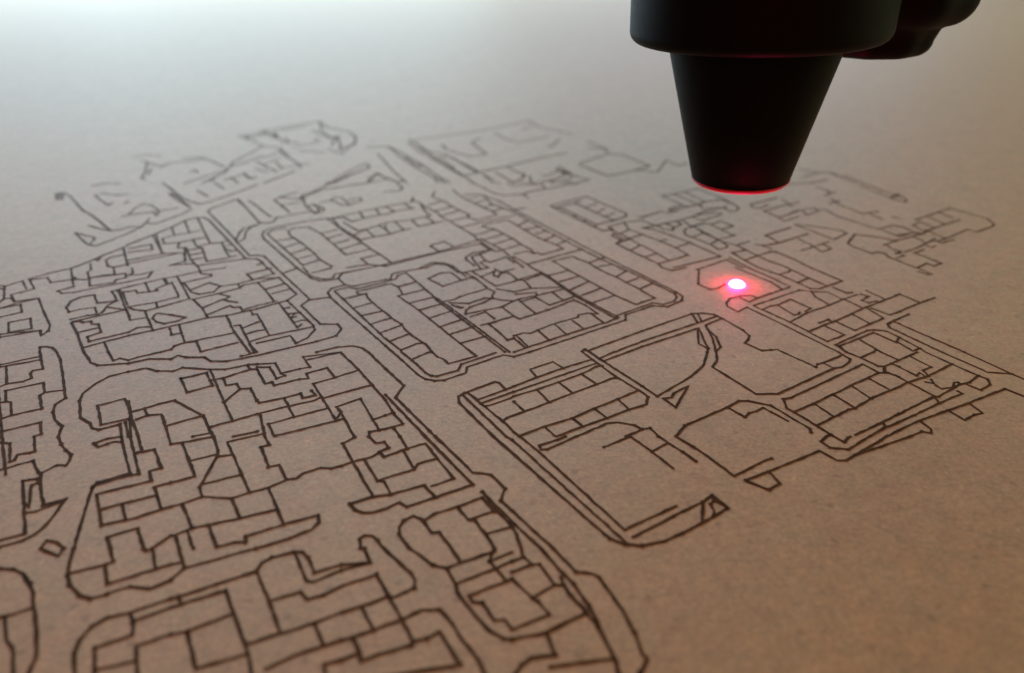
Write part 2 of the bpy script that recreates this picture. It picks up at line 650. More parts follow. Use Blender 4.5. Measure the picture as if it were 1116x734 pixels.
["""-5576,17233 -5872,17075 -5917,16843 -4586,14949
-5468,17036 -5378,17233 -5028,17313 -4609,16843 -3771,15552 -3246,15884
-5468,17036 -5331,16729 -4935,16248 -4490,15619 -4277,15254 -3945,14902
-5525,16430 -5191,16559
-5289,15949 -4980,16303
-5028,15578 -4754,15894
-4823,15285 -4519,15518
-4586,14949 -4285,15268
-4639,16876 -4304,17114
-4417,16547 -4101,16805
-4186,16191 -3869,16467
-3965,15850 -3527,16277
-4708,17932 -4325,17353 -3815,16616 -3610,16393 -3254,15894 -2838,15352
-4581,17950 -4260,17313 -3809,16729 -3585,16449
-4561,17965 -4277,17974 -4016,17680 -3770,17932 -3973,18409
-4239,17638 -3789,17075 -3591,17154 -3311,17434 -3175,17597
-3591,17154 -3298,16653 -3585,16449
-3822,16746 -3591,17154
-3298,16653 -3050,16766
-3311,17434 -3068,17075
-3597,18679 -3400,18189 -3719,17974
-3400,18189 -3267,18211
-3166,14994 -3377,15319 -3012,15578
-3602,14821 -3180,14997 -2771,14902
-3362,18847 -2905,19095 -2731,19190 -2714,19577 -2685,19334
-3362,18847 -3135,18543 -3063,18454
-3165,18954 -2905,19095 -2639,18679 -3063,18454 -3267,18211
-2685,19334 -2477,19143 -2381,18816
-2639,18679 -2584,18724
-3175,17597 -2932,17721 -2565,17805 -2212,18060 -2100,18124
-2958,17708 -2651,17114 -2491,17193
-3150,17434 -3068,17075 -2949,16854
-3050,16766 -2651,17114
-2542,17821 -2325,17353 -1934,17597 -1742,17721
-2212,18060 -1934,17597
-2381,18816 -2267,18454 -2100,18124
-2456,19072 -2304,18816 -1944,18365 -1828,18060 -1568,17721 -1279,17273 -913,16729 -820,16467 -395,15755 -264,15755
-1901,16069 -1831,16176 -1603,16357 -1334,15999 -800,16433
-1901,16069 -1749,15859 -1660,15738
-2786,15002 -2672,15092 -1634,15755 -1334,15999
-2838,15352 -2672,15092
-4554,14819 -4278,14394 -4104,14276 -3969,14217 -3787,14276 -3782,14483 -3279,14720
-4288,14543 -3946,14788"""]),
("",
["""-762,19726 -311,19238 58,18612
58,18612 352,18724
58,18612 790,17434 1360,16541 1649,16069 2020,15518 2485,14820
303,11165 2143,12367 2172,12580 2529,12811
2485,14820 2778,14423
2778,14423 3330,13600 3427,13386 3379,13203 3041,12923 2757,12973 2529,12811""",
"""-1655,20235 -1522,19927 -1288,19479 -762,18770 -511,18454 -386,18189""",
"""-739,16504 -212,15824 41,15254
41,15418 344,14997 429,14820""",
"""-1279,17273 -668,17721 47,18146"""],
["""-1003,19096 -750,19334
-762,18770 -489,18978
-511,18454 -239,18713
-1308,19826 -991,19876 -762,19726 -555,19048 48,18409
-742,17353 -633,17515 -117,17805 46,17556
-742,17353 -596,17233 -424,17154 44,16504
-913,16729 -424,17154
-693,16445 -196,16837
-457,16140 15,16544
-212,15824 43,16034
48,18409 806,17114 1268,16393 1605,15859 1951,15352 2347,14820
46,17556 299,17114 634,16578 753,16430 1037,16140 1184,15894 667,15552 580,15687 500,15619 332,15755
141,17389 410,17791
299,17114 671,17345
602,16881 853,17041
760,16423 1044,16743
1033,16145 1268,16393
44,16504 204,16176 440,15859 500,15619
43,16034 204,16176
42,15585 332,15755
339,15004 1602,15863
911,15189 1364,15451 1481,15286 1695,15092 1857,14776
1695,15092 2100,15398
1810,14845 2213,15000
429,14820 774,14394 1059,13847 1334,13412 1620,13023 2019,12477
793,14261 1012,13847 1327,13322 1611,12923 1975,12414 2019,12477
1002,14102 1436,14375
1172,13669 1615,14114
1406,13439 1841,13784
1630,13125 2078,13439
1131,14820 2078,13439 2435,13023 2578,13125
1978,12533 2548,12935
1263,13394 1498,13082
1810,14845 2016,14543 2212,14335 2372,14073 2630,13709
2208,14338 2478,14651
2385,14056 2667,14276
2347,14820 2757,14290
2630,13709 2682,13805
2757,14290 3291,13519 3306,13359 3225,13177 2969,13023 2778,13100 2548,12935
2682,13805 2940,14026
2655,13627 2859,13307 2578,13125""",
"""-2211,18955 -1874,19319
-2198,19627 -1839,19286 -1624,18908 -1098,18189 -1148,18017 -904,17805 -386,18189
-2025,18467 -1584,18853
-1838,18084 -1370,18561
-1568,17721 -1148,18017
-2160,20080 -2198,19627""",
"""-1233,19405 -980,19627"""]),
("",
["""-2666,14203 -3250,13875 -3475,13931 -3702,13764 -3743,13573 -3634,13333 -2245,11391
-2245,11391 -2081,11165
-2081,11165 -1522,10371 -1418,10282 -1262,10229 -1112,10247 -767,10479 -757,10663 -160,11065 32,11006
32,11006 303,11165""",
"""-2043,14746 -1782,15092 -1527,15092 -1312,14934 -1254,14820
-1869,14820 -1699,15029 -1416,14965 -1329,14820"""],
["""-452,15851 -782,15552 -906,15418 -873,15254 -668,14742
-745,15586 -590,15221 -713,15092 -514,14820
-590,15221 -485,15124 -308,15254 -130,15418 41,15092
911,15189 1131,14820
41,15254 241,14840
-3672,14247 -3451,13925
-2649,14088 -3177,13736 -3382,13819 -3591,13681 -3615,13627 -3398,13307 -2285,11653
-3164,13600 -2770,13847 -2630,13959
-3164,13600 -3109,13492 -2951,13519 -2896,13333 -2593,12873 -2438,12676
-3371,13268 -2951,13519
-3100,12865 -2751,13114
-2886,12547 -2493,12746
-2651,12198 -2395,12390
-2426,11862 -2327,11935
-2666,14203 -2559,14217 -2573,14483 -2450,14573 -1869,14820
-2649,14088 -2450,14217 -2430,14423 -2273,14543
-2273,14543 -1573,13386 -1366,13125 -895,12437 -527,11891 -40,11166
-1570,13359 -1512,13229 -818,12205 -121,11166
-2630,13959 -2514,13988 -2352,13847 -2201,13474
-2293,13412 -2201,13474
-2293,13412 -1806,12774 -714,11165
-2357,13851 -1996,14086
-2201,13474 -1775,13720
-2039,13079 -1570,13359
-1806,12774 -1391,13050
-1582,12443 -1128,12777
-1344,12093 -895,12437
-1143,11797 -688,12129
-926,11478 -439,11760
-1774,14247 -1532,14543 -1312,14573 -1064,14159 -1428,13875 -1774,14247
-1064,14159 -878,14305 -747,14219
-1378,13140 -1148,13255 -1041,13386 -497,13764
-1228,13100 -863,13074 -553,13307 -388,13307
-1015,14573 -779,14276 -497,13764 -351,13600 -395,13439 -388,13307
-1329,14820 -1163,14573 -1015,14573 -680,14736
-881,14634 -659,14335 -333,13875
-1254,14820 -978,14364
-333,13875 38,14102
-881,14634 -514,14820
-665,14342 -397,14604 -326,14686
-381,14622 -392,14394 -293,14335 -247,14513 -99,14573 39,14349
-375,14757 -248,14573 40,14757
-307,13736 37,13600
-388,13307 -229,13229 36,13185
-1175,12998 -1009,12873 -966,12898 -1175,12998
-894,12616 -892,12774 -810,12923 -569,13100 -391,13307
-894,12616 -535,12774 -203,12923 36,13185
-790,12508 -511,12701 -327,12414
-203,12923 35,12532
-579,12159 -325,12297 35,12532
-431,12205 -210,11847 -83,11589 33,11664
-431,12205 -243,12350
-2438,12676 -2271,12437 -2066,12205 -1976,12002 -1846,11804 -1652,11568 -1536,11443 -1397,11165
-2395,12390 -2278,12447
-2327,11935 -2052,12173
-2201,11549 -1866,11835
-1950,11238 -1702,11463 -1580,11490
-2285,11653 -1950,11238 -1928,11165
39,14349 111,14188 607,14513
607,14513 793,14261
256,14159 635,14475
38,14102 135,14188 256,14159 392,13764 37,13600
769,14399 1230,14676
392,13764 1027,13822
84,13492 482,13573 501,13439 128,13255 36,13185
498,13437 810,13600 1076,13736 1263,13394
813,13601 1020,13203 1263,13394
173,13151 475,13346
128,13255 173,13151 455,12628 775,12848 1228,13229 1437,12998
475,13346 737,12998 1038,13216
35,12532 144,12414 455,12628
1228,13229 1437,12998 1648,12628 1451,12652 1269,12580 1250,12485 766,12205 328,11847 213,11869 33,11760
69,11782 287,11340
473,11966 674,11589
787,12217 998,11804
1142,12344 1332,12011
1518,12644 1720,12252
32,11166 287,11340 674,11589 998,11804 1718,12251 1785,12274 2019,12477
33,11664 241,11308
-1928,11165 -1717,10890 -1438,10479 -1333,10389 -1237,10371 -906,10552 -860,10757 -281,11144
-1729,10907 -1412,11194
-1397,11165 -1293,11006 -1187,10929 -1077,10775 -617,11026 -714,11165"""]),
("",
["""1029,18908 2047,19676 2966,18277 2907,18060 2426,17685
1029,18908 1112,18724 2038,17313 2236,17036 2456,17185
1793,17687 1881,17827
2034,17320 2112,17474"""],
["""1112,18724 1267,18770 2112,17474 2580,17788
1146,18734 1689,19124 1906,18770 2401,18017 2580,17788 2907,18060
1689,19124 1861,19334
1906,18770 2238,19048
2183,18349 2445,18679
2376,18056 2679,18365
1550,18057 1670,18152""",
"""2380,17313 2822,17638 3295,17784"""]),
("",
["""2397,16729 2580,16430 2444,16212 2687,15824 2936,15451
3211,17233 3431,17193 3804,16766 4194,16248 4700,15451 3683,14902 3516,14821
2936,15451 3226,15029 3265,14820
3265,14820 3461,14665 3792,14819"""],
["""3261,18060 3331,18017
3331,18017 3879,18454 3931,18409
3295,17784 3484,17515 3607,17393
4005,18321 4299,18454
4123,18633 4551,18955
4155,19751 4449,19876 4817,20063
4155,19751 4551,18955 4675,18816
4480,19892 4991,19001 5214,19238
4817,20063 5265,20392 5768,19528 5972,18844
4817,20063 5214,19238
4123,18633 4158,18498 4675,18816 5032,19048 5214,19238
5214,19238 5533,19334 5619,19431 5908,19095 5990,18770 5873,18498 5681,18454 5581,18763
5009,19021 5021,18724 5507,18724 5682,18816
3211,17233 3614,17434 4260,17805 4567,18017 5060,18498 5507,18724
3607,17393 3844,17597 3984,17273 3918,17075 3735,17154 3607,17393
3933,17617 4128,17721 4231,17515 3973,17238
4694,18140 5269,18365 5408,18321 5416,18233 4805,17763 4595,18044
4315,17842 4427,17353 4794,17572
4184,16997 4280,17193 4513,17353 4825,17597 4969,17474 5266,16843 5385,16766 4896,16467 4481,17385
4184,16997 4192,16766 4299,16616 4634,16881 4536,17265
4966,17477 5260,17721 5493,17393 5135,17122
4299,16616 4636,16176 4747,15859 4959,15963 5013,16069 4896,16467 4636,16176
4634,16881 4899,16455""",
"""2380,17313 2475,17154 2438,17075 2605,16843 2879,17143
2397,16729 2466,16843 2666,16467 2813,16541 3145,16805
2444,16212 2808,16504 2994,16105 2705,15797
2605,16843 2808,16504
2814,17632 2871,17154 3145,16805
3145,16805 3490,16393 3666,16467
3490,16393 3787,15963 4175,16272
3787,15963 3988,15518 3226,15029
3037,16105 3282,15653 3496,15202
2971,15401 3296,15623"""]),
("unfinished block outline ending at the glowing laser spot",
["""4168,14820 4627,15157 4780,15254 5021,14821
3997,14726 4040,14695 3866,13959 4058,13709 4236,13764 4428,13959
3997,14726 4168,14820"""],
[]),
("unfinished block outline ending at the glowing laser spot",
[],
["""4234,13100 4348,13281 4591,13412 4807,13439 4908,13307 4695,13125 4569,13333
4234,13100 4218,12948 4354,12701 4587,12898"""]),
("",
["""5181,15221 5372,14820
5913,15721 6019,15721 6295,15286 6531,14754
5372,14820 5567,14589
5989,14820 6274,14276 6514,13875 6923,14131 6497,14831
5567,14589 5710,14453 5953,14045 6118,13764 6297,13736 6514,13875""",
"""4882,15352 5146,14820
5146,14820 5478,14299
5478,14299 5744,13847 5239,13519"""],
["""4933,16341 5237,16105 5603,16357
5237,16105 5374,15824 5012,15653 5181,15221 5540,15485 5913,15721
5374,15824 5540,15485 5736,15141
5736,15141 5854,15029 5989,14820
5710,14453 5968,14604 6035,14731""",
"""4870,14819 5409,14073
5409,14073 5538,13713""",
"""6612,13819 6788,13546 6916,13573""",
"""4908,13307 5239,13519""",
"""5953,14045 6274,14276"""]),
("",
["""10214,17822 11542,18697 11746,18454 12089,17889 12037,17515 11902,17353 11286,16958 11195,17154 10390,16578 10044,16343""",
"""7885,16248 8273,16805 8680,16653 9073,16412
7885,16248 7894,16069 8185,15619 8360,15721 8473,15619 8462,15418 8598,15169
8624,15352 8866,15485 8774,15651"""],
["""8676,16140 9187,16457
8737,16179 8758,15963
9058,17075 9287,16653
8764,15859 8873,15769
10262,17680 9972,17434 10036,17036 10339,17193 11337,17822
10262,17680 10438,17256
10660,18017 10816,17494
11069,18385 11256,17974
10036,17036 10185,16997 10317,16528
9235,16750 9654,16881 9942,16843 10298,17172
9287,16653 9650,16880
9073,16412 9213,16467 9928,16843
9610,16676 9734,16248
8966,15701 9381,15963 9734,16248 10069,16541
9882,16378 10023,16393 10085,16248 10497,16467
9646,16069 9701,15963 9860,16069
9154,15653 9490,15859
9200,15585 9482,15060 9225,14902 9151,15060 8833,14820
8808,15822 8897,15721
8719,15619 8897,15721
8552,15253 8783,14821
8833,14820 8967,14483
8754,14604 8878,14453"""]),
("",
["""-3410,11166 -3084,11340 -2807,11381 -2629,11299 -2510,11165
-2510,11165 -2129,10616
-2129,10616 -1752,10090 -1834,9739 -1118,8720
-2010,9821 -1263,8720
-2089,7283 -1805,7415 -1583,7465 -1171,7641 -996,7408
-2089,7283 -1999,7169 -1892,7113 -1775,7113 -1594,7198 -1453,7312 -1344,7226 -521,7656 -1263,8720
-1118,8720 -533,7909 -282,7860 -93,7580 -141,7341 0,7155""",
"""-6404,10515 -6654,10371 -6770,10142 -6829,9854 -6784,9658 -6528,9192 -6315,9043 -6223,8927 -6099,8884 -5853,9022
-6404,10515 -6163,10626 -5931,10533 -5662,10533 -5551,10644 -5085,10589 -4814,10589 -4474,10738 -4332,10757
-4494,10729 -4389,10589""",
"""-5193,7893 -5537,7703 -5563,7610 -5446,7198 -5237,6502
-5237,6502 -5172,6283 -5092,6096 -4992,5939 -4802,5786 -4662,5743 -4507,5808 -4301,5917 -4063,5884 -3881,6011
-3881,6011 -3793,6189 -3056,6502"""],
["""-5917,9471 -6102,9706 -6425,9514 -6128,9014 -5790,9162
-5853,9022 -5690,8720
-5794,9073 -5590,8721
-5445,10299 -5084,10479 -4850,10090 -5182,9887 -5445,10299
-5065,10589 -4506,9626 -4198,9102
-4944,10246 -4760,10317 -4389,10589 -4284,10598
-4757,10308 -4627,10090 -4476,10142 -4370,9988 -4499,9614
-4757,10308 -4624,10417
-4370,9988 -4209,10005 -4000,9658
-4466,8956 -4325,9043 -4198,9102 -3889,9290
-5843,9335 -5666,9436 -5488,9562 -5293,9658 -4688,9237 -4415,8813 -4348,8714
-5666,9436 -5542,9252 -5662,9147
-5542,9252 -5336,9282 -5006,8720
-5157,8977 -4701,9246
-4650,8721 -4415,8813
-4063,8721 -3754,8842
-6000,9626 -5782,9222 -5446,8720
-5790,9162 -5737,9102 -5562,8720
-4332,10757 -4030,10794 -3841,10461 -3571,10607 -3410,10663 -3612,11006 -2993,11158
-4304,10663 -4090,10663 -3872,10299 -3754,10389 -3841,10461
-4284,10598 -4015,10142 -3918,10194 -3851,10090 -3489,10282 -3342,10299 -3419,10461 -3115,10644 -2917,10334
-3541,10886 -2993,11158
-3230,10142 -2914,10335 -2568,10568
-3230,10142 -2669,9162
-2993,11158 -2581,10589 -1988,9674
-4000,9658 -3945,9594 -3603,9723 -3363,9854 -3294,9723 -3114,9804 -3209,9937
-2986,9717 -2269,10108
-3590,9730 -3303,9206
-3889,9290 -3502,9483 -3098,9658 -3010,9758
-3825,9252 -3603,8720
-3639,9029 -2836,9453
-3439,8743 -2657,9102 -2533,9178
-3639,9029 -3466,8721
-2641,9192 -2619,9343 -2718,9483 -2384,9706 -1961,8874
-2654,9393 -2291,8702
-2096,9140 -1925,9252
-2085,8720 -2092,8828 -1873,8906
-3730,8745 -3635,8795
-1988,9674 -1811,9313 -1634,9029 -1873,8906
-1817,9324 -1925,9252
-1746,8913 -1634,8720
-5554,7641 -5155,7854 -5062,7876
-5690,8720 -5875,8665 -6010,8556 -5911,8467 -5814,8538 -5752,8592 -5620,8592
-5690,8720 -5620,8592 -5193,7893
-5562,8720 -5062,7876
-5446,8720 -5233,8363
-5289,8344 -5081,8414 -4814,8006 -4947,7925 -4835,7734 -5441,7465 -5094,6894 -4708,7030 -4463,7183 -4371,7226
-5224,7183 -5017,7283 -4638,7445
-5017,7283 -4838,6984
-4561,7695 -4741,7610 -4470,7179
-4798,6502 -4926,6684 -4624,6841 -4401,6502
-4298,6503 -4163,6710
-5006,8720 -4901,8538
-4901,8538 -4750,8574 -4284,7829 -4561,7695
-4750,8574 -4348,8714
-4348,8714 -4171,8396 -4133,8257 -4141,7610 -4039,7415 -3641,7385 -3439,7504 -3224,7595 -3026,7765 -2907,7781 -2832,7893 -2629,8006 -2478,7990 -2351,8047
-4488,8155 -4147,8306
-4134,8252 -3927,8295
-3730,8745 -4107,8592 -3447,7500
-4141,7653 -3667,7864
-3603,8720 -3480,8520 -3584,8467 -3347,8023 -3214,8072 -3033,7759
-3224,7595 -2836,6908
-3641,7385 -3413,7016 -2990,7180
-4371,7226 -4247,7283 -4039,7415
-4247,7283 -3951,6841 -3782,6894 -3413,7016
-3765,6899 -3537,6519 -3360,6595 -3217,6607 -3245,6697 -2836,6908 -2446,7071 -2408,6948 -2472,6814 -2698,6671 -3056,6502
-4163,6710 -4112,6723 -3951,6841
-4112,6723 -3978,6502
-3997,6807 -3805,6502
-2291,8702 -2432,8556 -2211,8139 -1805,7415
-2351,8047 -2211,8139 -1962,8240 -1867,8351
-2085,8720 -1959,8556 -1844,8592 -1757,8449 -1874,8361 -1791,8240 -1493,8431
-1634,8720 -1493,8431 -1245,8556 -784,7781 -1068,7626
-1545,8398 -1342,7973
-1342,7973 -1303,8089 -1041,8213
-2063,8199 -1806,7734 -1342,7973
-1806,7734 -1712,7718 -1583,7459 -1525,7490
-5098,6109 -4735,6247 -4669,6295 -4798,6502
-4736,6247 -4575,5950 -4148,6165 -3976,6247
-4298,6503 -4118,6180
-4401,6502 -4348,6465 -4298,6503
-3978,6502 -3793,6189
-3976,6247 -3849,6282"""]),
("",
["""1220,11191 1287,11258 1359,11165
1327,11206 2394,11935
2022,11165 2306,11360
2394,11935 3451,12628 3655,12652 3865,12604 3994,12414 4247,11979 4312,11760 4244,11589 4153,11484 4382,11218 4542,11238
2306,11360 3455,12046 3448,11547 3453,11299 3411,11165
3981,12433 3609,12159 3613,11632 3566,11183
4542,11238 4667,11250 4756,11120
1359,11165 1514,10921 2106,10065
1561,10854 2022,11165
2106,10065 2298,9772 2948,10353 3236,10700 3411,11165
3566,11183 3516,10890 3383,10663 3882,9837 4115,9846"""],
["""1781,11165 2334,11547
2334,11547 3452,12228 3914,12532
3451,12628 3479,12245
3564,12641 3569,12305
1220,11191 1393,10890 1704,10371 2079,9887
1500,10944 1781,11165""",
"""3610,11997 3695,11717 3686,11340 3566,11183
3455,12011 3400,11891 3327,11463 3445,11273""",
"""2852,10073 2530,9467 2386,9706 2519,9739 2568,9854 2852,10073"""]),
("",
[],
["""5288,10794 5414,10622
5401,10859 5739,11075"""]),
("",
["""4587,12898 4905,12426
5151,13229 4732,12973 4849,12799 4971,12640
4971,12640 5226,12274 5445,11913
4905,12426 5700,11165
5836,11165 5994,10987 6188,10700 6287,10681 6207,10479""",
"""7358,12454 7022,12205 6993,12069 7098,11895
7251,12374 7605,12604
7059,11959 7530,11121
7504,11167 7931,10497 8302,10443"""],
["""4849,12799 5069,12960
5151,13229 5877,13681 6177,13600 6412,13600 6591,13245
5069,12960 5216,12998 5549,13255 5818,12848 5663,12725
5214,12998 5393,12580 5489,12604 5536,12676
6093,13623 6091,13359 6233,12998
5220,12282 5630,12628 6233,12998 6604,13255 6966,13465
5445,11913 5810,12159 6087,12320 6826,12848 7819,13478
5758,12251 5983,12390 6012,12277
5837,12114 6048,11782 5647,11547 5464,11847
6087,12320 6308,11957 7048,12437 6905,12899
6538,12580 6704,12214
6627,13268 6831,12851
6993,12873 7221,12580 7477,12705
7046,13492 7164,13386 6950,13203 7044,13100 7236,13177
7231,13654 7451,13245
7162,12309 7259,12220
5836,11165 5743,11422 6541,11957 6677,11979 6870,11935 7009,11706
5820,11209 5809,11381 6609,11869 6653,11825 6865,11505 6968,11651
7713,13411 7836,13492 8065,13100
7370,12653 8065,13100 8461,13322
7199,12275 7895,11165
7895,11165 8302,10443 8407,10282""",
"""6318,11165 6402,11258
6004,10972 6318,11165"""]),
("",
[],
["""6262,11589 6386,11299 6439,11165
6968,11773 7002,11696 7185,11299 7221,11165
7009,11706 6892,11547 7016,11198 7185,11299
6439,11165 6637,10890
6287,10681 6455,10775 6637,10890
6455,10775 6537,10676
6553,10837 7080,11164
6497,10725 6689,10389 6790,10479 6830,10352
6872,11035 7073,10663 6883,10552 6888,10381
6167,9999 6462,10187 6871,10371 7471,10757
7221,11165 7471,10757 7718,10389 7810,10282 7759,10107 7515,9954 7357,10149
7718,10389 7451,10177 7273,10125 7071,9988 6732,9755 6686,9772
6863,10090 6905,9988 7116,10039 7207,10177 7273,10177 7273,10125
6746,10194 6861,10159 6875,10264
6670,9762 6665,9580"""]),
("",
["""-847,9772 -752,9871 -282,10194 -216,10177 -102,9971 30,10065
-847,9772 -826,9594 -272,8720
30,10065 410,10335 864,10626 1376,10920
-272,8720 0,8340""",
"""647,8721 1036,8956 1437,9177 1799,9405 2020,9507
2079,9887 2149,9755 2089,9546 2020,9507"""],
["""-793,9828 -85,8720
-718,9894 -409,9467 -138,9102 27,8828
-675,9835 -542,9674 -102,9971
-486,9574 -254,9723 29,9904
-439,9508 -357,9514 -18,9723 29,9780
-138,9102 -70,9192 28,9252
864,10626 699,10832 301,10589 410,10335
29,9904 1442,10794 1530,10700
29,9780 399,9971 762,10194 1159,10443 1431,10681 1530,10700
28,9252 205,9359 586,9610 983,9871 1375,10125 1639,10299 1751,10310
399,9971 586,9610
762,10194 966,9860
1159,10443 1375,10125
29,9626 197,9354
105,8728 472,8956 915,9177 1271,9436 1657,9690 2031,9949
485,8963 615,8743
915,9177 1055,8967
1271,9436 1437,9177
1667,9697 1799,9405
27,8828 105,8728
-85,8720 0,8641
0,8641 1395,6565
937,8720 500,8414 413,8414 394,8502 665,8646 780,8720"""]),
("",
["""-5634,6502 -5624,6633 -5499,6607 -5351,6502
-5634,6502 -5543,6452 -5358,6379 -5356,6477 -5351,6502"""],
[]),
("",
["""-1226,6502 -1376,6736 -1394,6867 -1351,6975 -1245,7057 -1123,6989 -986,6762 -893,6775 -724,6502
0,7155 493,6502
-1226,6502 -918,6236 -754,6189 -583,6283 -211,6452 -212,6502
-754,6189 -632,5950 -607,5829 -407,5535 -252,5337 -89,5221 0,5212
0,5212 338,5288 810,5550
493,6502 739,6131 931,6108 995,6051 1198,5597 1288,5298 1328,5036 1374,4982 1279,4813 951,4234
347,6502 531,6189 692,5961 838,5659 889,5495 983,5165 1051,4946 1065,4813 1109,4406"""],
["""-1107,6963 -979,7099 -697,7226 -390,7400
-697,7226 -548,6989 -471,6989 -310,6710 -212,6502
-548,6989 -225,7141
-389,7516 -227,7198 -30,6921 0,6863
-326,6739 0,6863
-390,7400 -225,7141
-389,7516 0,6955
0,6955 347,6502
0,6863 56,6736 110,6502
-635,5955 -188,6189 0,6295
-235,6441 -261,6295 0,6440
-261,6295 -188,6189 -62,5994 0,6028
-62,5994 -486,5786 -431,5701 -329,5690 -190,5455 -75,5465 0,5332
110,6502 126,6379 232,6247 321,6247 483,5939 220,5754 0,6028
0,6295 138,6364
0,6131 232,6247
483,5939 587,5939 722,5680
220,5754 286,5712 405,5535 0,5332
559,6051 630,5808 797,5576 907,5356 1020,5047
360,5301 443,5025 193,4989 92,4911 37,4813 -249,4314
384,4884 1040,4983""",
"""-724,6502 -600,6274"""]),
("",
["""-1811,6502 -1848,6658 -1802,6710 -1708,6710 -1622,6633 -1528,6502
-4115,4435 -4350,4813 -4442,4960 -4475,5054 -4504,5203 -4462,5376 -4352,5485 -4138,5556 -3773,5743
-3773,5743 -3701,5775 -3338,5950 -2947,6142 -2918,6283 -2831,6355 -2601,6440 -2492,6440 -2399,6355 -2272,6119 -1987,6242
-1987,6242 -1654,6271 -1765,6502
-1528,6502 -1171,6119 -1097,6006 -1101,5895 -1314,5760""",
"""-1777,5203 -1663,5231 -1182,5465 -974,5587 -792,5597 -683,5475 -502,5184 -335,4960 -275,4813 -45,4239"""],
["""-4138,5556 -4050,5435 -3980,5260 -4298,5109 -4152,4813 -4022,4549
-4056,5443 -3724,5623
-4169,4848 -3796,4956
-3424,4201 -3726,4813 -3881,5128 -3583,5274
-3724,5623 -3634,5669 -3204,5862 -3018,5556 -2685,5018 -2591,4813 -2385,4366
-3701,5775 -3626,5673
-2583,6440 -2329,5994 -2257,5983 -1970,6160
-2947,6142 -2673,5712 -2431,5288
-2673,5712 -2360,5840 -2266,5733 -2094,5797 -1922,5922
-3583,5274 -3420,5308 -3012,5547
-3420,5308 -3224,4960 -3163,4858 -2698,5040
-2763,5143 -2431,5288 -2107,5415 -1849,5556
-2107,5415 -1947,5137
-2467,4858 -2230,5009 -1947,5137 -1777,5203
-1694,4261 -1860,4813 -1889,4911 -1729,4964
-1970,6160 -1654,6271
-1922,5922 -1554,6096 -1369,5786 -1182,5465 -1027,5184
-1849,5556 -1648,5638 -1364,5779
-1648,5638 -1459,5330
-1663,5231 -1585,5109 -1527,4960 -1038,5146 -1027,5184 -887,5221 -767,5308 -517,4911 -880,4841 -1380,4744
-1729,4964 -1558,5040"""]),
("",
["""-6508,6177 -5922,6177 -5780,6177 -5616,6108 -5445,5961 -5324,5808 -5228,5638 -5014,5317 -4908,5128 -4833,4982 -4807,4813 -4767,4560"""],
["""-5989,5357 -5509,5495 -5439,5515 -5222,5629
-5467,5507 -5268,5203 -5141,5109 -4959,4813 -4650,4311"""]),
]

board = thing('fibreboard', 'brown fibreboard sheet lying flat, laser engraved with a dark street map of city blocks', 'board', (0, 3.5, -.03))
bm = bmesh.new()
bmesh.ops.create_cube(bm, size=1)
bmesh.ops.scale(bm, vec=(20, 19, .03), verts=bm.verts)
bmesh.ops.translate(bm, vec=(0, 0, .015), verts=bm.verts)
obj('sheet', bm, M_board, board, smooth=False)

OX, OY = board.location.x, board.location.y
WID = .0042

def ribbon(bm, pts, w):
    # wander a little, as a burnt line does, then lay a thin strip along it
    P = []
    for (a, b) in zip(pts, pts[1:]):
        d = (b-a).length
        n = max(1, int(d/.008))
        for i in range(n):
            P.append(a.lerp(b, i/n))
    P.append(pts[-1])
    if len(P) < 2:
        return
    Q = [P[0]] + [p + Vector((random.gauss(0, 1), random.gauss(0, 1)))*.0003 for p in P[1:-1]] + [P[-1]]
    closed = (Q[0]-Q[-1]).length < 1e-5
    # overshoot slightly so corners stay dark where the beam dwells
    L, R = [], []
    z = .0303 + random.random()*.0004
    for i, p in enumerate(Q):
        a = Q[i-1] if i > 0 else (Q[-2] if closed else p)
        c = Q[i+1] if i < len(Q)-1 else (Q[1] if closed else p)
        d0 = (p-a).normalized() if (p-a).length > 1e-9 else None
        d1 = (c-p).normalized() if (c-p).length > 1e-9 else None
        if d0 is None: d0 = d1
        if d1 is None: d1 = d0
        t = d0+d1
        t = t.normalized() if t.length > .2 else d1
        nrm = Vector((-t.y, t.x))
        k = max(.5, abs(nrm.dot(Vector((-d1.y, d1.x)))))
        ww = w*(1+max(-.3, min(.35, random.gauss(0, .15))))/2/k
        q = p
        if i == 0 and not closed: q = p - d1*w*.4
        if i == len(Q)-1 and not closed: q = p + d0*w*.4
        L.append(bm.verts.new((q.x+nrm.x*ww-OX, q.y+nrm.y*ww-OY, z)))
        R.append(bm.verts.new((q.x-nrm.x*ww-OX, q.y-nrm.y*ww-OY, z)))
    for i in range(len(Q)-1):
        bm.faces.new((L[i], R[i], R[i+1], L[i+1]))
    # the beam dwells at corners and ends and chars a small blot there
    for p in pts:
        if random.random() < .62:
            r = w*random.uniform(.55, .85)
            ring = [bm.verts.new((p.x-OX+r*math.cos(a*math.pi/4)*random.uniform(.85, 1.15), p.y-OY+r*math.sin(a*math.pi/4)*random.uniform(.85, 1.15), z+.0002)) for a in range(8)]
            bm.faces.new(ring)

def strips(text, w):
    bm = bmesh.new()
    for line in text.split('\n'):
        if not line.strip():
            continue
        pts = []
        for p in line.split():
            x, y = p.split(',')
            v = Vector((int(x)/10000, int(y)/10000))
            if not pts or (v-pts[-1]).length > 1e-4:
                pts.append(v)
        if len(pts) > 1:
            far = sum(p.y for p in pts)/len(pts)
            ribbon(bm, pts, w*(1+.30*max(0, min(2.6, far-1.5))))   # strips drawn wider towards the far side
    return bm

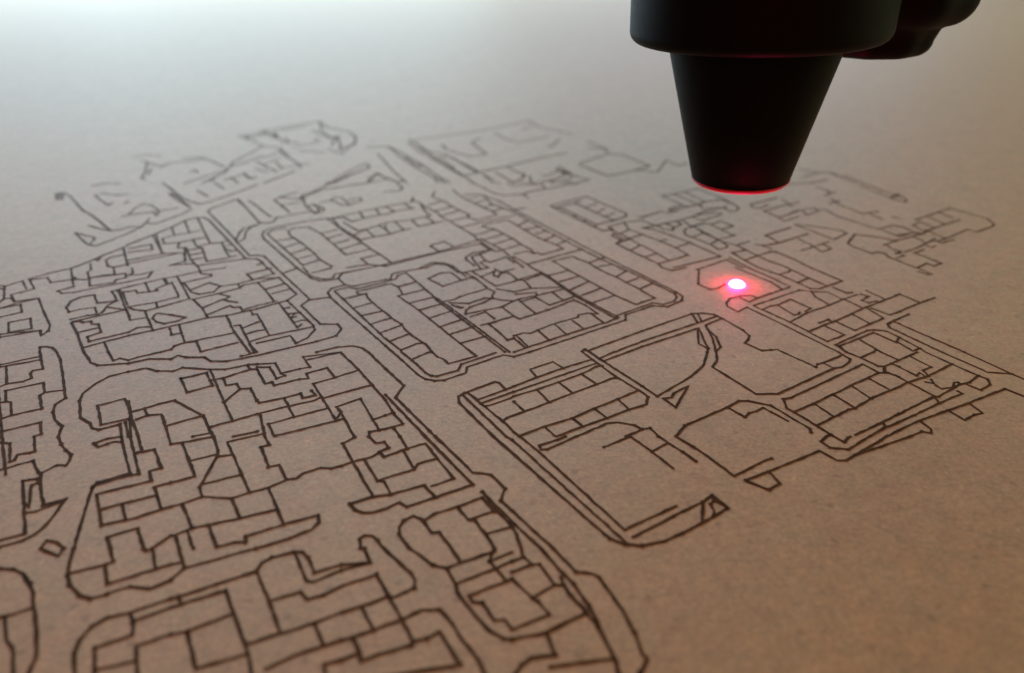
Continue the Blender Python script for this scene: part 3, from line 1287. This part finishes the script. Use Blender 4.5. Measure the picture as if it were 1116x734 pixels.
for label, outer, inner in PLAN:
    # the biggest run of burnt lines is the block; detached plots and street edges hang below it
    first = inner[0] if inner else outer[0]
    blk = obj('engraved_block', strips(first, WID), M_char, board, smooth=False)
    if label:
        blk['label'] = label
    for text in inner[1:]:
        obj('plot_outline', strips(text, WID), M_char, blk, smooth=False)
    for text in (outer if inner else outer[1:]):
        obj('street_outline', strips(text, WID*1.08), M_char, blk, smooth=False)

# ---------------------------------------------------------------- the laser head
HX, HY = .433, 1.3746      # point of the board under the nozzle
HZ = .228                # nozzle tip above the board
head = thing('laser_engraver', 'black laser engraver head with a tapered nozzle hanging over the board', 'laser engraver', (HX, HY, HZ))
RT, RB, NH = .150, .0905, .250
bm = bmesh.new()
head.rotation_euler = (0, math.radians(-2.2), 0)
# tapered nozzle, hollow at the tip
prof = [(.060, .05), (.060, .003), (RB-.011, .003)] + [(RB-.004, .004)]
prof += [(RB-.001, .0068), (RT, NH), (RT, NH+.05)]
lathe(bm, prof, cap0=True, cap1=True)
noz = obj('nozzle', bm, M_black, head)
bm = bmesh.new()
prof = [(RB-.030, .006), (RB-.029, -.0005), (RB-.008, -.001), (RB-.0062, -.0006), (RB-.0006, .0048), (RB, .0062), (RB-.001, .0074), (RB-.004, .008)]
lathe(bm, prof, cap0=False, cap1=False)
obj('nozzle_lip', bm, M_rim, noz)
# round housing above it
RH = .217
HB = NH
bm = bmesh.new()
prof = [(.10, HB)] + [(RH-.022, HB)] + arc(RH-.020, HB+.020, .020, -88, 0, 10) + [(RH, HB+.10), (RH, HB+.42), (RH-.01, HB+.43)]
lathe(bm, prof)
obj('housing', bm, M_black, head)
# stepped side boss beside the housing
bm = bmesh.new()
SX, SY = .262, .12
prof = [(.02, -.002)] + arc(.070, .026, .028, -90, 0, 8) + [(.106, .046), (.112, .050)] + arc(.106, .100, .050, -65, 0, 10) + [(.160, .42), (.14, .43)]
lathe(bm, prof, cx=SX, cy=SY, n=96, z0=HB-.048, lobes=9, amp=.022)
obj('side_boss', bm, M_black, head)

# ---------------------------------------------------------------- the burning spot
m, nt, b = nodes('laser_glow')
nt.nodes.remove(b)
e = add(nt, 'ShaderNodeEmission')
e.inputs['Color'].default_value = (1, .012, .13, 1)
e.inputs['Strength'].default_value = 400
nt.links.new(e.outputs[0], nt.nodes['Material Output'].inputs['Surface'])
bm = bmesh.new()
SR, SH = .0155, .0082
lathe(bm, [(SR, 0)] + [(SR*math.cos(math.radians(a)), SH*math.sin(math.radians(a))) for a in range(15, 90, 15)] + [(.0005, SH)], n=40)
sp = obj('laser_spot', bm, m)
SPX, SPY = .466, 1.3923
sp.location = (SPX, SPY, .0008)
tag(sp, 'glowing pink white laser spot burning into the board below the nozzle', 'laser spot')

# ---------------------------------------------------------------- light: a pale window far left, behind
w = bpy.data.worlds.new('World')
sc.world = w
w.use_nodes = True
bg = w.node_tree.nodes['Background']
bg.inputs['Color'].default_value = (1, .8, .7, 1)
bg.inputs['Strength'].default_value = .01

def area(name, loc, target, sx, sy, power, col):
    l = bpy.data.lights.new(name, 'AREA')
    l.shape = 'RECTANGLE'
    l.size, l.size_y = sx, sy
    l.energy = power
    l.color = col
    o = bpy.data.objects.new(name, l)
    C.objects.link(o)
    o.location = loc
    o.rotation_euler = (Vector(target)-Vector(loc)).to_track_quat('-Z', 'Y').to_euler()
    return o
def lamp(name, loc, sx, sy, rgb):
    k = max(rgb)
    area(name, loc, (0, 2, 0), sx, sy, 1000*k, [c/k for c in rgb])
# a row of three panes of cool daylight beyond the far edge, plus two unseen added fills: reddish from behind, soft from the right
lamp('window_light', (-12, 16, 4.8), 8, 8, (1.22, 1.66, 1.94))
lamp('window_light', (-4, 16, 4.8), 8, 8, (1.13, 1.56, 1.78))
lamp('window_light', (4, 16, 4.8), 8, 8, (.46, .64, .86))
lamp('added_fill_light', (10, 3, 5), 6, 6, (.34, .44, .25))
lamp('added_fill_light', (0, -8, 6), 8, 6, (.38, .05, .005))

# ---------------------------------------------------------------- camera
cam = bpy.data.cameras.new('camera')
co = bpy.data.objects.new('camera', cam)
C.objects.link(co)
co.location = (0, 0, .65)
co.rotation_euler = (math.radians(90-29), 0, 0)
cam.sensor_width = 36
cam.lens = 26.0
cam.clip_start = .01
cam.clip_end = 200
cam.dof.use_dof = True
cam.dof.focus_distance = 1.18
cam.dof.aperture_fstop = 1.45
sc.camera = co

sc.view_settings.view_transform = 'Standard'
sc.view_settings.look = 'None'
sc.view_settings.exposure = 0
sc.view_settings.gamma = 1
sc.cycles.use_denoising = True
